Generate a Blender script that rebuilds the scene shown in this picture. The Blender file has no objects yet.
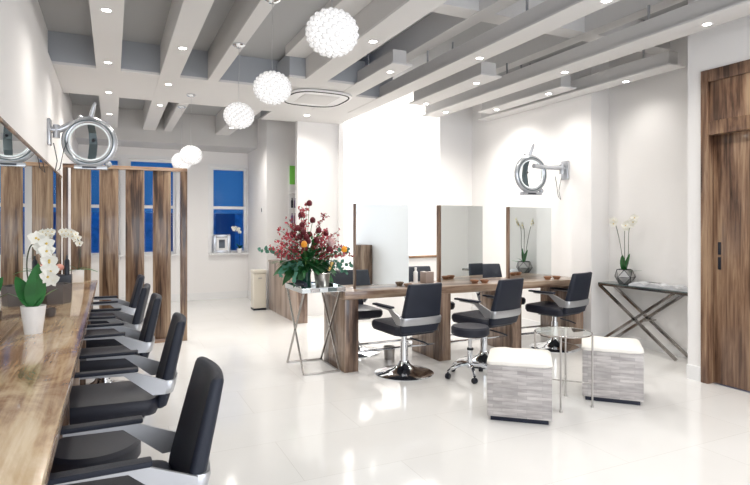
import bpy, bmesh, math, random
from mathutils import Vector, Matrix, Euler
R = math.radians
PI = math.pi
random.seed(7)
SC = bpy.context.scene
COL = SC.collection

# ------------------------------------------------------------------ camera
cam_d = bpy.data.cameras.new('camera')
cam = bpy.data.objects.new('camera', cam_d); COL.objects.link(cam)
cam_d.sensor_width = 36.0
cam_d.lens = 36.0 * 553 / 750
cam_d.shift_y = -17.5 / 750
cam.location = (0, 0, 1.4)
cam.rotation_euler = (R(90), 0, R(-25.4))
SC.camera = cam

# ------------------------------------------------------------------ world
w = bpy.data.worlds.new('dusk'); SC.world = w
w.use_nodes = True
w.node_tree.nodes['Background'].inputs[0].default_value = (0.012, 0.10, 0.34, 1)
w.node_tree.nodes['Background'].inputs[1].default_value = 1.3

# ------------------------------------------------------------------ big lights
def area(name, loc, rot, sx, sy, power, color=(1, 1, 1)):
    l = bpy.data.lights.new(name, 'AREA'); l.shape = 'RECTANGLE'
    l.size = sx; l.size_y = sy; l.energy = power; l.color = color
    o = bpy.data.objects.new(name, l); o.location = loc; o.rotation_euler = rot
    COL.objects.link(o); return o
area('front_fill_light', (2.1, -2.9, 1.65), (R(90), 0, 0), 4.4, 2.4, 150, (0.96, 0.98, 1.0))  # added fill light behind the camera, with no known source there
area('stair_added_light', (4.3, 8.65, 3.53), (0, 0, 0), 1.7, 2.0, 95, (1, 0.98, 0.95))  # area light added for the bright stairwell; no skylight is built
CEIL = 2.977
DOWNL = [(-0.04, 4.5), (-0.04, 5.95), (-0.04, 7.28), (-0.04, 8.7),
         (0.565, 5.18), (0.565, 6.58), (0.565, 7.78),
         (2.02, 4.29), (2.58, 5.065), (3.13, 4.29), (3.13, 2.81), (3.65, 5.06), (3.68, 6.2),
         (4.21, 4.31), (4.21, 2.80), (4.72, 5.09), (5.09, 4.30), (2.53, 7.62), (4.20, 6.55), (4.73, 6.1)]  # the last downlight is added to wash the short end wall
def spot(x, y, z, p, ang=120, blend=0.9):
    l = bpy.data.lights.new('downlight_beam', 'SPOT'); l.energy = p; l.spot_size = R(ang)
    l.spot_blend = blend; l.shadow_soft_size = 0.05; l.color = (1, 0.96, 0.90)
    o = bpy.data.objects.new('downlight_beam', l); o.location = (x, y, z); COL.objects.link(o)
for (x, y) in DOWNL:
    spot(x, y, CEIL - 0.03, (14 if x > 5 else 28) if y < 6 else (50 if x > 0.2 else 38), 150, 1.0)
spot(1.74, 9.1, CEIL - 0.03, 75, 150, 1.0)
for (x, y) in [(0.56, 1.2), (0.56, 3.0)]:
    spot(x, y, CEIL - 0.03, 22, 140, 1.0)
for (x, y) in [(2.02, 1.2), (3.13, 1.2), (4.21, 1.2), (1.0, -1.0), (3.1, -1.0)]:
    spot(x, y, CEIL - 0.03, 40, 140, 1.0)
SC.view_settings.view_transform = 'Standard'
SC.view_settings.look = 'None'
SC.view_settings.gamma = 1
SC.view_settings.use_curve_mapping = False
SC.view_settings.exposure = 0.2

# ------------------------------------------------------------------ materials
def newmat(name):
    m = bpy.data.materials.new(name); m.use_nodes = True
    return m, m.node_tree.nodes, m.node_tree.links, m.node_tree.nodes['Principled BSDF']
def pm(name, col, rough=0.5, metal=0.0, bump=0.0, bscale=60, coat=0.0, emit=None, estr=0, trans=0.0, ior=1.45, spec=0.5, var=0.0):
    m, n, l, b = newmat(name)
    b.inputs['Base Color'].default_value = (*col, 1)
    b.inputs['Roughness'].default_value = rough
    b.inputs['Metallic'].default_value = metal
    b.inputs['Coat Weight'].default_value = coat
    b.inputs['Coat Roughness'].default_value = 0.08
    b.inputs['Transmission Weight'].default_value = trans
    b.inputs['IOR'].default_value = ior
    b.inputs['Specular IOR Level'].default_value = spec
    if emit: b.inputs['Emission Color'].default_value = (*emit, 1); b.inputs['Emission Strength'].default_value = estr
    tc = n.new('ShaderNodeTexCoord')
    if bump > 0:
        t = n.new('ShaderNodeTexNoise'); t.inputs['Scale'].default_value = bscale; t.inputs['Detail'].default_value = 4
        bp = n.new('ShaderNodeBump'); bp.inputs['Strength'].default_value = bump; bp.inputs['Distance'].default_value = 0.005
        l.new(tc.outputs['Object'], t.inputs['Vector']); l.new(t.outputs['Fac'], bp.inputs['Height']); l.new(bp.outputs['Normal'], b.inputs['Normal'])
    if var > 0:
        t = n.new('ShaderNodeTexNoise'); t.inputs['Scale'].default_value = 6; t.inputs['Detail'].default_value = 5
        r = n.new('ShaderNodeValToRGB')
        r.color_ramp.elements[0].position = 0.3; r.color_ramp.elements[1].position = 0.7
        r.color_ramp.elements[0].color = (*[c * (1 - var) for c in col], 1)
        r.color_ramp.elements[1].color = (*[min(1, c * (1 + var)) for c in col], 1)
        l.new(tc.outputs['Object'], t.inputs['Vector']); l.new(t.outputs['Fac'], r.inputs['Fac']); l.new(r.outputs['Color'], b.inputs['Base Color'])
    return m
def wood(name, axis='z', cols=((0.03, 0.012, 0.008), (0.16, 0.075, 0.04), (0.36, 0.21, 0.12), (0.55, 0.39, 0.25)), rough=0.35, coat=0.3, scale=1.0, stretch=9.0, swirl=0.35):
    m, n, l, b = newmat(name)
    tc = n.new('ShaderNodeTexCoord')
    mp = n.new('ShaderNodeMapping')
    s = [stretch * scale] * 3; s['xyz'.index(axis)] = 0.9 * scale
    mp.inputs['Scale'].default_value = s
    l.new(tc.outputs['Object'], mp.inputs['Vector'])
    warp = n.new('ShaderNodeTexNoise'); warp.inputs['Scale'].default_value = 0.55; warp.inputs['Detail'].default_value = 2
    l.new(mp.outputs['Vector'], warp.inputs['Vector'])
    addv = n.new('ShaderNodeVectorMath'); addv.operation = 'MULTIPLY_ADD'
    addv.inputs[1].default_value = (swirl * 6,) * 3
    l.new(warp.outputs['Color'], addv.inputs[0]); l.new(mp.outputs['Vector'], addv.inputs[2])
    big = n.new('ShaderNodeTexNoise'); big.inputs['Scale'].default_value = 0.9; big.inputs['Detail'].default_value = 7; big.inputs['Roughness'].default_value = 0.62
    l.new(addv.outputs[0], big.inputs['Vector'])
    mp2 = n.new('ShaderNodeMapping'); s2 = [70.0] * 3; s2['xyz'.index(axis)] = 2.5; mp2.inputs['Scale'].default_value = s2
    l.new(tc.outputs['Object'], mp2.inputs['Vector'])
    fine = n.new('ShaderNodeTexNoise'); fine.inputs['Scale'].default_value = 1.0; fine.inputs['Detail'].default_value = 3
    l.new(mp2.outputs['Vector'], fine.inputs['Vector'])
    mx = n.new('ShaderNodeMath'); mx.operation = 'MULTIPLY_ADD'; mx.inputs[1].default_value = 0.22
    l.new(fine.outputs['Fac'], mx.inputs[0]); l.new(big.outputs['Fac'], mx.inputs[2])
    r = n.new('ShaderNodeValToRGB')
    e = r.color_ramp.elements; e[0].position = 0.46; e[0].color = (*cols[0], 1); e[1].position = 0.77; e[1].color = (*cols[3], 1)
    a = e.new(0.55); a.color = (*cols[1], 1); a = e.new(0.645); a.color = (*cols[2], 1)
    l.new(mx.outputs[0], r.inputs['Fac']); l.new(r.outputs['Color'], b.inputs['Base Color'])
    b.inputs['Roughness'].default_value = rough; b.inputs['Coat Weight'].default_value = coat; b.inputs['Coat Roughness'].default_value = 0.06
    bp = n.new('ShaderNodeBump'); bp.inputs['Strength'].default_value = 0.12; bp.inputs['Distance'].default_value = 0.004
    l.new(fine.outputs['Fac'], bp.inputs['Height']); l.new(bp.outputs['Normal'], b.inputs['Normal'])
    return m

M = {}
M['wall'] = pm('wall_paint', (0.88, 0.865, 0.855), 0.6, bump=0.03, bscale=90)
M['ceil'] = pm('ceiling_paint', (0.70, 0.69, 0.68), 0.7, bump=0.03, bscale=60)
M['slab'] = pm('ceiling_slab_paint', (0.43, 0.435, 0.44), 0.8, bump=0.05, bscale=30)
M['side'] = pm('grey_side_shade', (0.62, 0.61, 0.60), 0.75)  # shade on the beam sides is put into this grey
M['coffer'] = pm('blue_grey_coffer_shade', (0.38, 0.40, 0.43), 0.75)  # shadow on the band and casing faces is put into this colour
M['trimw'] = pm('white_trim', (0.85, 0.85, 0.85), 0.35)
M['mirror'] = pm('mirror', (0.80, 0.84, 0.84), 0.0, 1.0)
M['chrome'] = pm('chrome', (0.75, 0.77, 0.80), 0.08, 1.0)
M['steel'] = pm('brushed_steel', (0.50, 0.48, 0.46), 0.28, 1.0)
M['nickel'] = pm('polished_nickel', (0.42, 0.40, 0.38), 0.2, 1.0)
M['band'] = pm('grey_metal_band', (0.50, 0.51, 0.53), 0.35, 0.75)
M['black'] = pm('black_leather', (0.009, 0.013, 0.026), 0.5, bump=0.25, bscale=220)
M['blackp'] = pm('black_plastic', (0.012, 0.015, 0.025), 0.35)
M['seatm'] = pm('charcoal_leather', (0.013, 0.015, 0.026), 0.45, bump=0.2, bscale=220)
M['glass'] = pm('clear_glass', (0.88, 0.95, 0.93), 0.0, trans=1.0, ior=1.35)
M['white'] = pm('white_ceramic', (0.85, 0.84, 0.83), 0.25)
M['cream'] = pm('cream_enamel', (0.78, 0.74, 0.64), 0.3)
M['greyvase'] = pm('grey_vase', (0.11, 0.095, 0.09), 0.4)
M['leaf'] = pm('green_leaf', (0.02, 0.15, 0.03), 0.35, var=0.4)
M['leafd'] = pm('dark_foliage', (0.018, 0.11, 0.03), 0.45, var=0.5)
M['eucal'] = pm('eucalyptus', (0.06, 0.19, 0.13), 0.5, var=0.3)
M['petal'] = pm('white_petal', (0.88, 0.87, 0.80), 0.5)
M['yel'] = pm('flower_centre', (0.75, 0.55, 0.12), 0.5)
M['rose'] = pm('crimson_rose', (0.10, 0.001, 0.008), 0.55, var=0.4)
M['yrose'] = pm('orange_rose', (0.85, 0.33, 0.02), 0.5, var=0.2)
M['pink'] = pm('pink_orchid', (0.42, 0.05, 0.07), 0.5, var=0.5)
M['protea'] = pm('pale_protea', (0.72, 0.50, 0.50), 0.5, var=0.2)
M['stem'] = pm('green_stem', (0.10, 0.18, 0.05), 0.5)
M['stemd'] = pm('dark_stem', (0.06, 0.07, 0.04), 0.5)
M['gold'] = pm('gold_foil', (0.75, 0.50, 0.18), 0.35, 0.8)
M['bottle'] = pm('dark_green_bottle', (0.01, 0.03, 0.015), 0.1)
M['navy'] = pm('navy_plinth', (0.008, 0.012, 0.03), 0.4)
M['lamp'] = pm('lit_lamp', (1, 1, 1), 0.4, emit=(1, 0.96, 0.90), estr=14)
M['dark'] = pm('dark_void', (0.02, 0.02, 0.025), 0.8)
M['plas'] = pm('silver_plastic', (0.50, 0.52, 0.55), 0.22, 0.6)
M['clearp'] = pm('smoked_visor', (0.10, 0.13, 0.14), 0.15, 0.3)
M['dglass'] = pm('smoked_glass', (0.10, 0.13, 0.13), 0.03, spec=0.7)
M['mag'] = pm('magazine_cover', (0.62, 0.63, 0.66), 0.25, var=0.35)
M['paper'] = pm('paper', (0.85, 0.85, 0.86), 0.5)
M['door'] = wood('door_walnut', 'z', ((0.035, 0.016, 0.009), (0.12, 0.062, 0.036), (0.24, 0.14, 0.085), (0.40, 0.27, 0.17)), 0.3, 0.3, 1.0, 13, 0.25)
M['doorh'] = wood('door_walnut_cross', 'z', ((0.03, 0.014, 0.008), (0.11, 0.057, 0.034), (0.24, 0.14, 0.085), (0.46, 0.31, 0.17)), 0.3, 0.3, 1.0, 7, 0.3)
M['slat'] = wood('slat_walnut', 'z', ((0.035, 0.016, 0.01), (0.15, 0.082, 0.046), (0.28, 0.185, 0.115), (0.45, 0.32, 0.21)), 0.35, 0.3, 1.0, 13, 0.3)
M['rail'] = wood('rail_walnut', 'x', ((0.05, 0.022, 0.012), (0.17, 0.09, 0.05), (0.33, 0.2, 0.12), (0.46, 0.32, 0.2)), 0.35, 0.3, 1.0, 8, 0.2)
M['tabx'] = wood('table_walnut', 'x', ((0.04, 0.018, 0.012), (0.17, 0.10, 0.065), (0.35, 0.24, 0.165), (0.50, 0.39, 0.29)), 0.28, 0.4, 1.0, 7, 0.2)
M['tabz'] = wood('table_leg_walnut', 'z', ((0.03, 0.014, 0.009), (0.13, 0.077, 0.05), (0.27, 0.18, 0.125), (0.42, 0.31, 0.23)), 0.3, 0.3, 1.0, 8, 0.2)
M['counter'] = wood('counter_walnut', 'y', ((0.06, 0.027, 0.015), (0.33, 0.18, 0.09), (0.62, 0.43, 0.25), (0.80, 0.64, 0.43)), 0.16, 0.4, 1.5, 3.0, 0.5)
M['desk'] = wood('desk_walnut', 'z', ((0.10, 0.06, 0.045), (0.26, 0.18, 0.14), (0.40, 0.30, 0.24), (0.5, 0.40, 0.33)), 0.35, 0.2, 1.0, 7, 0.2)

def floor_mat():
    m, n, l, b = newmat('polished_white_tile')
    tc = n.new('ShaderNodeTexCoord'); mp = n.new('ShaderNodeMapping'); mp.inputs['Location'].default_value = (0.25, 0.1, 0)
    l.new(tc.outputs['Object'], mp.inputs['Vector'])
    br = n.new('ShaderNodeTexBrick'); br.offset = 0.5; br.inputs['Scale'].default_value = 1.0
    br.inputs['Brick Width'].default_value = 1.2; br.inputs['Row Height'].default_value = 0.6
    br.inputs['Mortar Size'].default_value = 0.0018; br.inputs['Mortar Smooth'].default_value = 0.2
    br.inputs['Color1'].default_value = (0.86, 0.855, 0.84, 1); br.inputs['Color2'].default_value = (0.84, 0.83, 0.81, 1)
    br.inputs['Mortar'].default_value = (0.70, 0.69, 0.66, 1)
    l.new(mp.outputs['Vector'], br.inputs['Vector'])
    no = n.new('ShaderNodeTexNoise'); no.inputs['Scale'].default_value = 1.3; no.inputs['Detail'].default_value = 6
    l.new(tc.outputs['Object'], no.inputs['Vector'])
    mx = n.new('ShaderNodeMix'); mx.data_type = 'RGBA'; mx.blend_type = 'MULTIPLY'; mx.inputs[0].default_value = 0.12
    l.new(br.outputs['Color'], mx.inputs[6]); l.new(no.outputs['Fac'], mx.inputs[7])
    l.new(mx.outputs[2], b.inputs['Base Color'])
    b.inputs['Roughness'].default_value = 0.10; b.inputs['Specular IOR Level'].default_value = 0.45
    return m
M['floor'] = floor_mat()
def stone_mat():
    m, n, l, b = newmat('split_stone_mosaic')
    tc = n.new('ShaderNodeTexCoord'); sep = n.new('ShaderNodeSeparateXYZ'); l.new(tc.outputs['Object'], sep.inputs[0])
    ad = n.new('ShaderNodeMath'); ad.operation = 'ADD'; l.new(sep.outputs['X'], ad.inputs[0]); l.new(sep.outputs['Y'], ad.inputs[1])
    cb = n.new('ShaderNodeCombineXYZ'); l.new(ad.outputs[0], cb.inputs['X']); l.new(sep.outputs['Z'], cb.inputs['Y'])
    br = n.new('ShaderNodeTexBrick'); br.offset = 0.37; br.inputs['Scale'].default_value = 1
    br.inputs['Brick Width'].default_value = 0.17; br.inputs['Row Height'].default_value = 0.0245
    br.inputs['Mortar Size'].default_value = 0.0011; br.inputs['Bias'].default_value = 0.0
    br.inputs['Color1'].default_value = (0.66, 0.63, 0.61, 1); br.inputs['Color2'].default_value = (0.45, 0.425, 0.42, 1)
    br.inputs['Mortar'].default_value = (0.40, 0.38, 0.37, 1)
    l.new(cb.outputs[0], br.inputs['Vector'])
    mp = n.new('ShaderNodeMapping'); mp.inputs['Scale'].default_value = (8, 8, 45); l.new(tc.outputs['Object'], mp.inputs['Vector'])
    no = n.new('ShaderNodeTexNoise'); no.inputs['Scale'].default_value = 1; no.inputs['Detail'].default_value = 4; l.new(mp.outputs['Vector'], no.inputs['Vector'])
    rr = n.new('ShaderNodeValToRGB'); rr.color_ramp.elements[0].position = 0.3; rr.color_ramp.elements[1].position = 0.7
    rr.color_ramp.elements[0].color = (0.62, 0.60, 0.60, 1); rr.color_ramp.elements[1].color = (1, 1, 1, 1)
    l.new(no.outputs['Fac'], rr.inputs['Fac'])
    mx = n.new('ShaderNodeMix'); mx.data_type = 'RGBA'; mx.blend_type = 'MULTIPLY'; mx.inputs[0].default_value = 0.9
    l.new(br.outputs['Color'], mx.inputs[6]); l.new(rr.outputs['Color'], mx.inputs[7]); l.new(mx.outputs[2], b.inputs['Base Color'])
    b.inputs['Roughness'].default_value = 0.45
    return m
M['stone'] = stone_mat()
M['fleece'] = pm('cream_cushion', (0.86, 0.83, 0.78), 0.9, bump=0.6, bscale=120)
def globe_mat():
    m, n, l, b = newmat('lit_crystal')
    b.inputs['Base Color'].default_value = (0.45, 0.45, 0.46, 1); b.inputs['Roughness'].default_value = 0.15
    lw = n.new('ShaderNodeLayerWeight'); lw.inputs['Blend'].default_value = 0.35
    mr = n.new('ShaderNodeMapRange'); mr.inputs['To Min'].default_value = 0.55; mr.inputs['To Max'].default_value = 0.04
    l.new(lw.outputs['Facing'], mr.inputs['Value']); l.new(mr.outputs[0], b.inputs['Emission Strength'])
    b.inputs['Emission Color'].default_value = (1, 0.97, 0.94, 1)
    return m
M['crystal'] = globe_mat()
M['core'] = pm('lit_bulb', (1, 1, 1), 0.4, emit=(1, 0.97, 0.93), estr=1.0)
M['ringlit'] = pm('ring_glow', (0.8, 0.85, 0.86), 0.2, emit=(0.85, 0.95, 1), estr=0.15)
M['pane'] = pm('window_glass', (0.9, 0.95, 1.0), 0.02, trans=1.0, ior=1.1)
M['brick'] = pm('dusk_facade', (0.35, 0.42, 0.5), 0.8, var=0.3)
M['blind'] = pm('blue_blind_glow', (0.03, 0.16, 0.42), 0.7, emit=(0.010, 0.085, 0.27), estr=0.5)  # faint emission gives the blind its blue glow; it is no lamp

# ------------------------------------------------------------------ mesh helpers
class MB:
    def __init__(s): s.bm = bmesh.new()
    def _xf(s, vs, mat):
        if mat is not None: bmesh.ops.transform(s.bm, matrix=mat, verts=vs)
    def box(s, x0, x1, y0, y1, z0, z1, bev=0.0, seg=2, mat=None):
        r = bmesh.ops.create_cube(s.bm, size=1); vs = r['verts']
        for v in vs:
            v.co = Vector(((x0 + x1) / 2 + v.co.x * (x1 - x0), (y0 + y1) / 2 + v.co.y * (y1 - y0), (z0 + z1) / 2 + v.co.z * (z1 - z0)))
        if bev > 0:
            es = list({e for v in vs for e in v.link_edges})
            rb = bmesh.ops.bevel(s.bm, geom=es, offset=bev, segments=seg, profile=0.6, affect='EDGES')
            vs = list({v for f in rb['faces'] for v in f.verts} | {v for v in vs if v.is_valid})
        s._xf(vs, mat); return s
    def lathe(s, prof, n=32, c=(0, 0, 0), sx=1, sy=1, mat=None):
        rings = []; allv = []
        for (r, z) in prof:
            if r < 1e-5:
                v = s.bm.verts.new((c[0], c[1], c[2] + z)); rings.append([v]); allv.append(v)
            else:
                rg = [s.bm.verts.new((c[0] + sx * r * math.cos(2 * PI * i / n), c[1] + sy * r * math.sin(2 * PI * i / n), c[2] + z)) for i in range(n)]
                rings.append(rg); allv += rg
        for a, b in zip(rings, rings[1:]):
            if len(a) == 1 and len(b) == 1: continue
            for i in range(n):
                j = (i + 1) % n
                if len(a) == 1: s.bm.faces.new((a[0], b[j], b[i]))
                elif len(b) == 1: s.bm.faces.new((a[i], a[j], b[0]))
                else: s.bm.faces.new((a[i], a[j], b[j], b[i]))
        s._xf(allv, mat); return s
    def cyl(s, c, r, h, n=24, r2=None, mat=None):
        r2 = r if r2 is None else r2
        return s.lathe([(0, 0), (r, 0), (r2, h), (0, h)], n, c, mat=mat)
    def tube(s, pts, r, n=8, closed=False, radii=None):
        P = [Vector(p) for p in pts]; N = len(P); rings = []
        up = Vector((0, 0, 1))
        prev = None
        for i, p in enumerate(P):
            if closed: t = (P[(i + 1) % N] - P[i - 1]).normalized()
            else: t = (P[min(i + 1, N - 1)] - P[max(i - 1, 0)]).normalized()
            if prev is None:
                a = t.cross(up)
                if a.length < 0.1: a = t.cross(Vector((1, 0, 0)))
                a.normalize()
            else:
                a = (prev - t * prev.dot(t))
                if a.length < 1e-4: a = t.cross(up)
                a.normalize()
            prev = a; b = t.cross(a)
            rr = radii[i] if radii else r
            rings.append([s.bm.verts.new(p + rr * (math.cos(2 * PI * k / n) * a + math.sin(2 * PI * k / n) * b)) for k in range(n)])
        rng = range(N) if closed else range(N - 1)
        for i in rng:
            A = rings[i]; B = rings[(i + 1) % N]
            for k in range(n):
                s.bm.faces.new((A[k], A[(k + 1) % n], B[(k + 1) % n], B[k]))
        if not closed:
            s.bm.faces.new(rings[0]); s.bm.faces.new(rings[-1])
        return s
    def bar(s, a, b, wx, wz=None, roll=0):           # square-section bar between two points
        wz = wz or wx
        a = Vector(a); b = Vector(b); t = (b - a).normalized()
        u = t.cross(Vector((0, 0, 1)))
        if u.length < 0.05: u = Vector((1, 0, 0))
        u.normalize(); v = t.cross(u)
        r0 = [s.bm.verts.new(p + u * i * wx / 2 + v * j * wz / 2) for p in (a, b) for i, j in ((-1, -1), (1, -1), (1, 1), (-1, 1))]
        for k in range(4): s.bm.faces.new((r0[k], r0[(k + 1) % 4], r0[4 + (k + 1) % 4], r0[4 + k]))
        s.bm.faces.new(r0[:4]); s.bm.faces.new(r0[4:]); return s
    def prism(s, poly, d0, d1, axis='x'):             # polygon extruded along an axis
        def P(a, b, d): return {'x': (d, a, b), 'y': (a, d, b), 'z': (a, b, d)}[axis]
        A = [s.bm.verts.new(P(a, b, d0)) for a, b in poly]; B = [s.bm.verts.new(P(a, b, d1)) for a, b in poly]
        n = len(poly)
        for k in range(n): s.bm.faces.new((A[k], A[(k + 1) % n], B[(k + 1) % n], B[k]))
        s.bm.faces.new(A); s.bm.faces.new(B); return s
    def loft(s, loops):
        rs = [[s.bm.verts.new(p) for p in lp] for lp in loops]
        n = len(rs[0])
        for A, B in zip(rs, rs[1:]):
            for k in range(n): s.bm.faces.new((A[k], A[(k + 1) % n], B[(k + 1) % n], B[k]))
        s.bm.faces.new(rs[0]); s.bm.faces.new(rs[-1]); return s
    def ball(s, c, r, sub=2, sc=(1, 1, 1), rot=None):
        q = bmesh.ops.create_icosphere(s.bm, subdivisions=sub, radius=r)
        m = Matrix.Translation(c) @ (rot.to_matrix().to_4x4() if rot else Matrix.Identity(4)) @ Matrix.Diagonal((*sc, 1))
        bmesh.ops.transform(s.bm, matrix=m, verts=q['verts']); return s
    def leaf(s, base, d, up, L, W, bend=0.3, seg=6, cup=0.15):
        d = Vector(d).normalized(); up = Vector(up)
        side = d.cross(up)
        if side.length < 0.05: side = d.cross(Vector((1, 0.1, 0)))
        side.normalize(); nrm = side.cross(d).normalized(); base = Vector(base)
        rows = []
        for i in range(seg + 1):
            t = i / seg
            wd = W * 0.5 * (math.sin(PI * min(1, t ** 0.8 * 0.97 + 0.03)) ** 0.7 + 0.02)
            p = base + d * L * (t - bend * bend * t * t * 0.3) - nrm * bend * L * t * t
            rows.append([s.bm.verts.new(p - side * wd + nrm * cup * wd), s.bm.verts.new(p), s.bm.verts.new(p + side * wd + nrm * cup * wd)])
        for A, B in zip(rows, rows[1:]):
            for k in range(2): s.bm.faces.new((A[k], A[k + 1], B[k + 1], B[k]))
        return s
    def build(s, name, mat, parent=None, smooth=True, loc=None):
        bmesh.ops.recalc_face_normals(s.bm, faces=s.bm.faces[:])
        me = bpy.data.meshes.new(name); s.bm.to_mesh(me); s.bm.free()
        me.materials.append(mat)
        o = bpy.data.objects.new(name, me); COL.objects.link(o)
        if smooth:
            for p in me.polygons: p.use_smooth = True
            try: me.set_sharp_from_angle(angle=R(35))
            except Exception: pass
        if parent: o.parent = parent
        if loc: o.location = loc
        return o
def tag(o, label=None, cat=None, group=None, kind=None):
    if label: o['label'] = label
    if cat: o['category'] = cat
    if group: o['group'] = group
    if kind: o['kind'] = kind
    return o
def thing(name, label, cat, loc=(0, 0, 0), rotz=0, group=None):
    o = bpy.data.objects.new(name, None); COL.objects.link(o); o.empty_display_size = 0.1
    o.location = loc; o.rotation_euler = (0, 0, rotz)
    return tag(o, label, cat, group)
def dup(o, loc=None, rotz=None, label=None, parent=None):
    c = o.copy(); COL.objects.link(c)
    if parent: c.parent = parent
    if loc is not None: c.location = loc
    if rotz is not None: c.rotation_euler = (0, 0, rotz)
    if label: c['label'] = label
    for ch in [k for k in bpy.data.objects if k.parent == o and k is not c]: dup(ch, parent=c)
    return c
def struct(name, mb, mat, label, cat, parent=None, smooth=False):
    o = mb.build(name, mat, parent, smooth)
    if not parent: tag(o, label, cat, kind='structure')
    return o

# ------------------------------------------------------------------ room shell
LW = -0.53          # left wall plane
RW = 4.75           # right wall plane (with the wooden door)
struct('floor', MB().box(-1.0, 5.8, -3.2, 11.0, -0.1, 0.0), M['floor'], 'polished white tiled floor of the salon', 'floor')
struct('wall_left', MB().box(LW - 0.15, LW, -3.2, 11.0, 0, CEIL).box(LW - 0.15, LW - 0.04, -3.2, 11.0, CEIL, 3.56), M['wall'], 'white wall on the left above the long mirror', 'wall')
DY0, DY1 = 1.9, 3.204
mb = MB().box(RW, RW + 0.9, DY1, 3.34, 0, 3.56).box(RW, RW + 0.2, -3.2, DY0, 0, 3.56).box(RW, RW + 0.2, DY0, DY1, 2.765, 3.56)
struct('wall_right', mb, M['wall'], 'white wall on the right around the wooden door', 'wall')
struct('wall_alcove', MB().box(5.47, 5.65, 3.34, 4.87, 0, 3.56), M['wall'], 'white recessed wall behind the cross-legged console', 'wall')
struct('wall_side', MB().box(5.18, 5.65, 4.87, 7.3, 0, 3.56), M['wall'], 'white wall carrying the right hair processor lamp', 'wall')
struct('wall_return', MB().box(4.58, 5.65, 7.3, 7.45, 0, 3.56), M['wall'], 'short white wall at the end of the mirror table', 'wall')
struct('wall_front', MB().box(-0.7, 0.0, -3.2, -3.05, 0, 3.56).box(4.2, 5.0, -3.2, -3.05, 0, 3.56).box(0.0, 4.2, -3.2, -3.05, 2.9, 3.56).box(0.0, 4.2, -3.2, -3.05, 0, 0.4), M['wall'], 'unseen white wall behind the camera with an opening added for fill light', 'wall')
# back wall with window holes
BY = 10.7
wins = [(-0.62, 0.13, 0.87, 2.58), (0.25, 1.05, 0.87, 2.58), (1.68, 2.34, 0.87, 2.49)]
mb = MB()
xs = -0.7
for (a, b_, z0, z1) in wins:
    mb.box(xs, a, BY, BY + 0.25, 0, 3.56); mb.box(a, b_, BY, BY + 0.25, 0, z0); mb.box(a, b_, BY, BY + 0.25, z1, 3.56); xs = b_
mb.box(xs, 2.5, BY, BY + 0.25, 0, 3.56)
struct('wall_back', mb, M['wall'], 'white back wall with dusk-blue sash windows', 'wall')
struct('wall_partition', MB().box(2.36, 3.4, 9.25, BY + 0.2, 0, 3.56), M['wall'], 'white wall block behind the cream bin', 'wall')
struct('wall_stair', MB().box(3.3, 5.3, 9.9, 10.05, 0, 3.56).box(5.3, 5.45, 7.45, 9.9, 0, 3.56), M['wall'], 'bright white stairwell walls beyond the mirror table', 'wall')
struct('wall_pillar', MB().box(2.54, 3.20, 8.1, 8.2, 0, 3.3).box(3.20, 3.29, 8.06, 9.9, 0, 3.3), M['wall'], 'white square pillar behind the flower arrangement', 'pillar')
hw = struct('wall_balustrade', MB().box(3.2, 4.58, 7.32, 7.42, 0, 0.9), M['wall'], 'low white wall with a wooden cap behind the mirror table', 'wall')
MB().box(3.2, 4.58, 7.29, 7.45, 0.9, 0.935, 0.004).build('handrail', M['rail'], hw)
# ceiling slabs, soffits and built-in beams
mb = MB().box(-0.7, 2.0, -3.2, BY + 0.2, 3.30, 3.5).box(2.0, 5.65, -3.2, 7.45, 3.56, 3.7).box(2.0, 3.3, 7.45, BY + 0.2, 3.3, 3.5)
struct('ceiling', mb, M['slab'], 'grey recessed ceiling above the white beams', 'ceiling')
struct('ceiling_stairwell', MB().box(3.24, 3.30, 7.45, 9.9, 3.3, 3.7).box(3.30, 5.65, 7.45, 10.05, 3.56, 3.7), M['wall'], 'white ceiling over the stairwell', 'ceiling')
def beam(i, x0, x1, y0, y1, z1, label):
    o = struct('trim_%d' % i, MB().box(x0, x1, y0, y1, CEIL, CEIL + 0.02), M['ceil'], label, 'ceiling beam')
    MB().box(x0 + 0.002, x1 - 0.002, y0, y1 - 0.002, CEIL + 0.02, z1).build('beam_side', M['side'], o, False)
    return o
beam(1, -0.148, 0.076, -3.05, 9.9, 3.3, 'leftmost long white ceiling beam')
beam(2, 0.453, 0.646, -3.05, 9.9, 3.3, 'second long white ceiling beam from the left')
beam(3, 0.94, 1.052, -3.05, 6.25, 3.3, 'narrow white ceiling beam that carries the crystal pendants')
beam(4, 1.886, 2.128, -3.05, 5.73, 3.3, 'wide white ceiling beam running into the air conditioning casing')
o = struct('trim_5', MB().box(-0.57, 3.22, 6.25, 7.56, CEIL + 0.004, CEIL + 0.03).box(2.0, 3.22, 7.56, 8.2, CEIL + 0.004, CEIL + 0.03), M['ceil'], 'broad flat white crossing band of the ceiling', 'ceiling beam')
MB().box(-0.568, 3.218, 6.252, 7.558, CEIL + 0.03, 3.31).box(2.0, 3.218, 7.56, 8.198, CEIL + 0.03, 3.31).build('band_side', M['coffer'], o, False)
o = struct('trim_6', MB().box(1.71, 2.60, 5.73, 6.25, CEIL + 0.004, CEIL + 0.03), M['ceil'], 'white casing around the ceiling air conditioner', 'ceiling beam')
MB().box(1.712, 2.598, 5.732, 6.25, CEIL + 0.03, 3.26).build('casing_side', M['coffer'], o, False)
beam(7, 1.62, 1.86, 7.56, 9.9, 3.3, 'short white ceiling beam near the back window')
beam(8, 0.78, 0.90, 7.56, 9.9, 3.3, 'narrow white ceiling beam over the two far pendants')
struct('trim_9', MB().box(-0.57, 2.36, 9.9, BY, 2.78, 3.3), M['side'], 'dropped grey soffit above the back windows', 'ceiling soffit')
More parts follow.
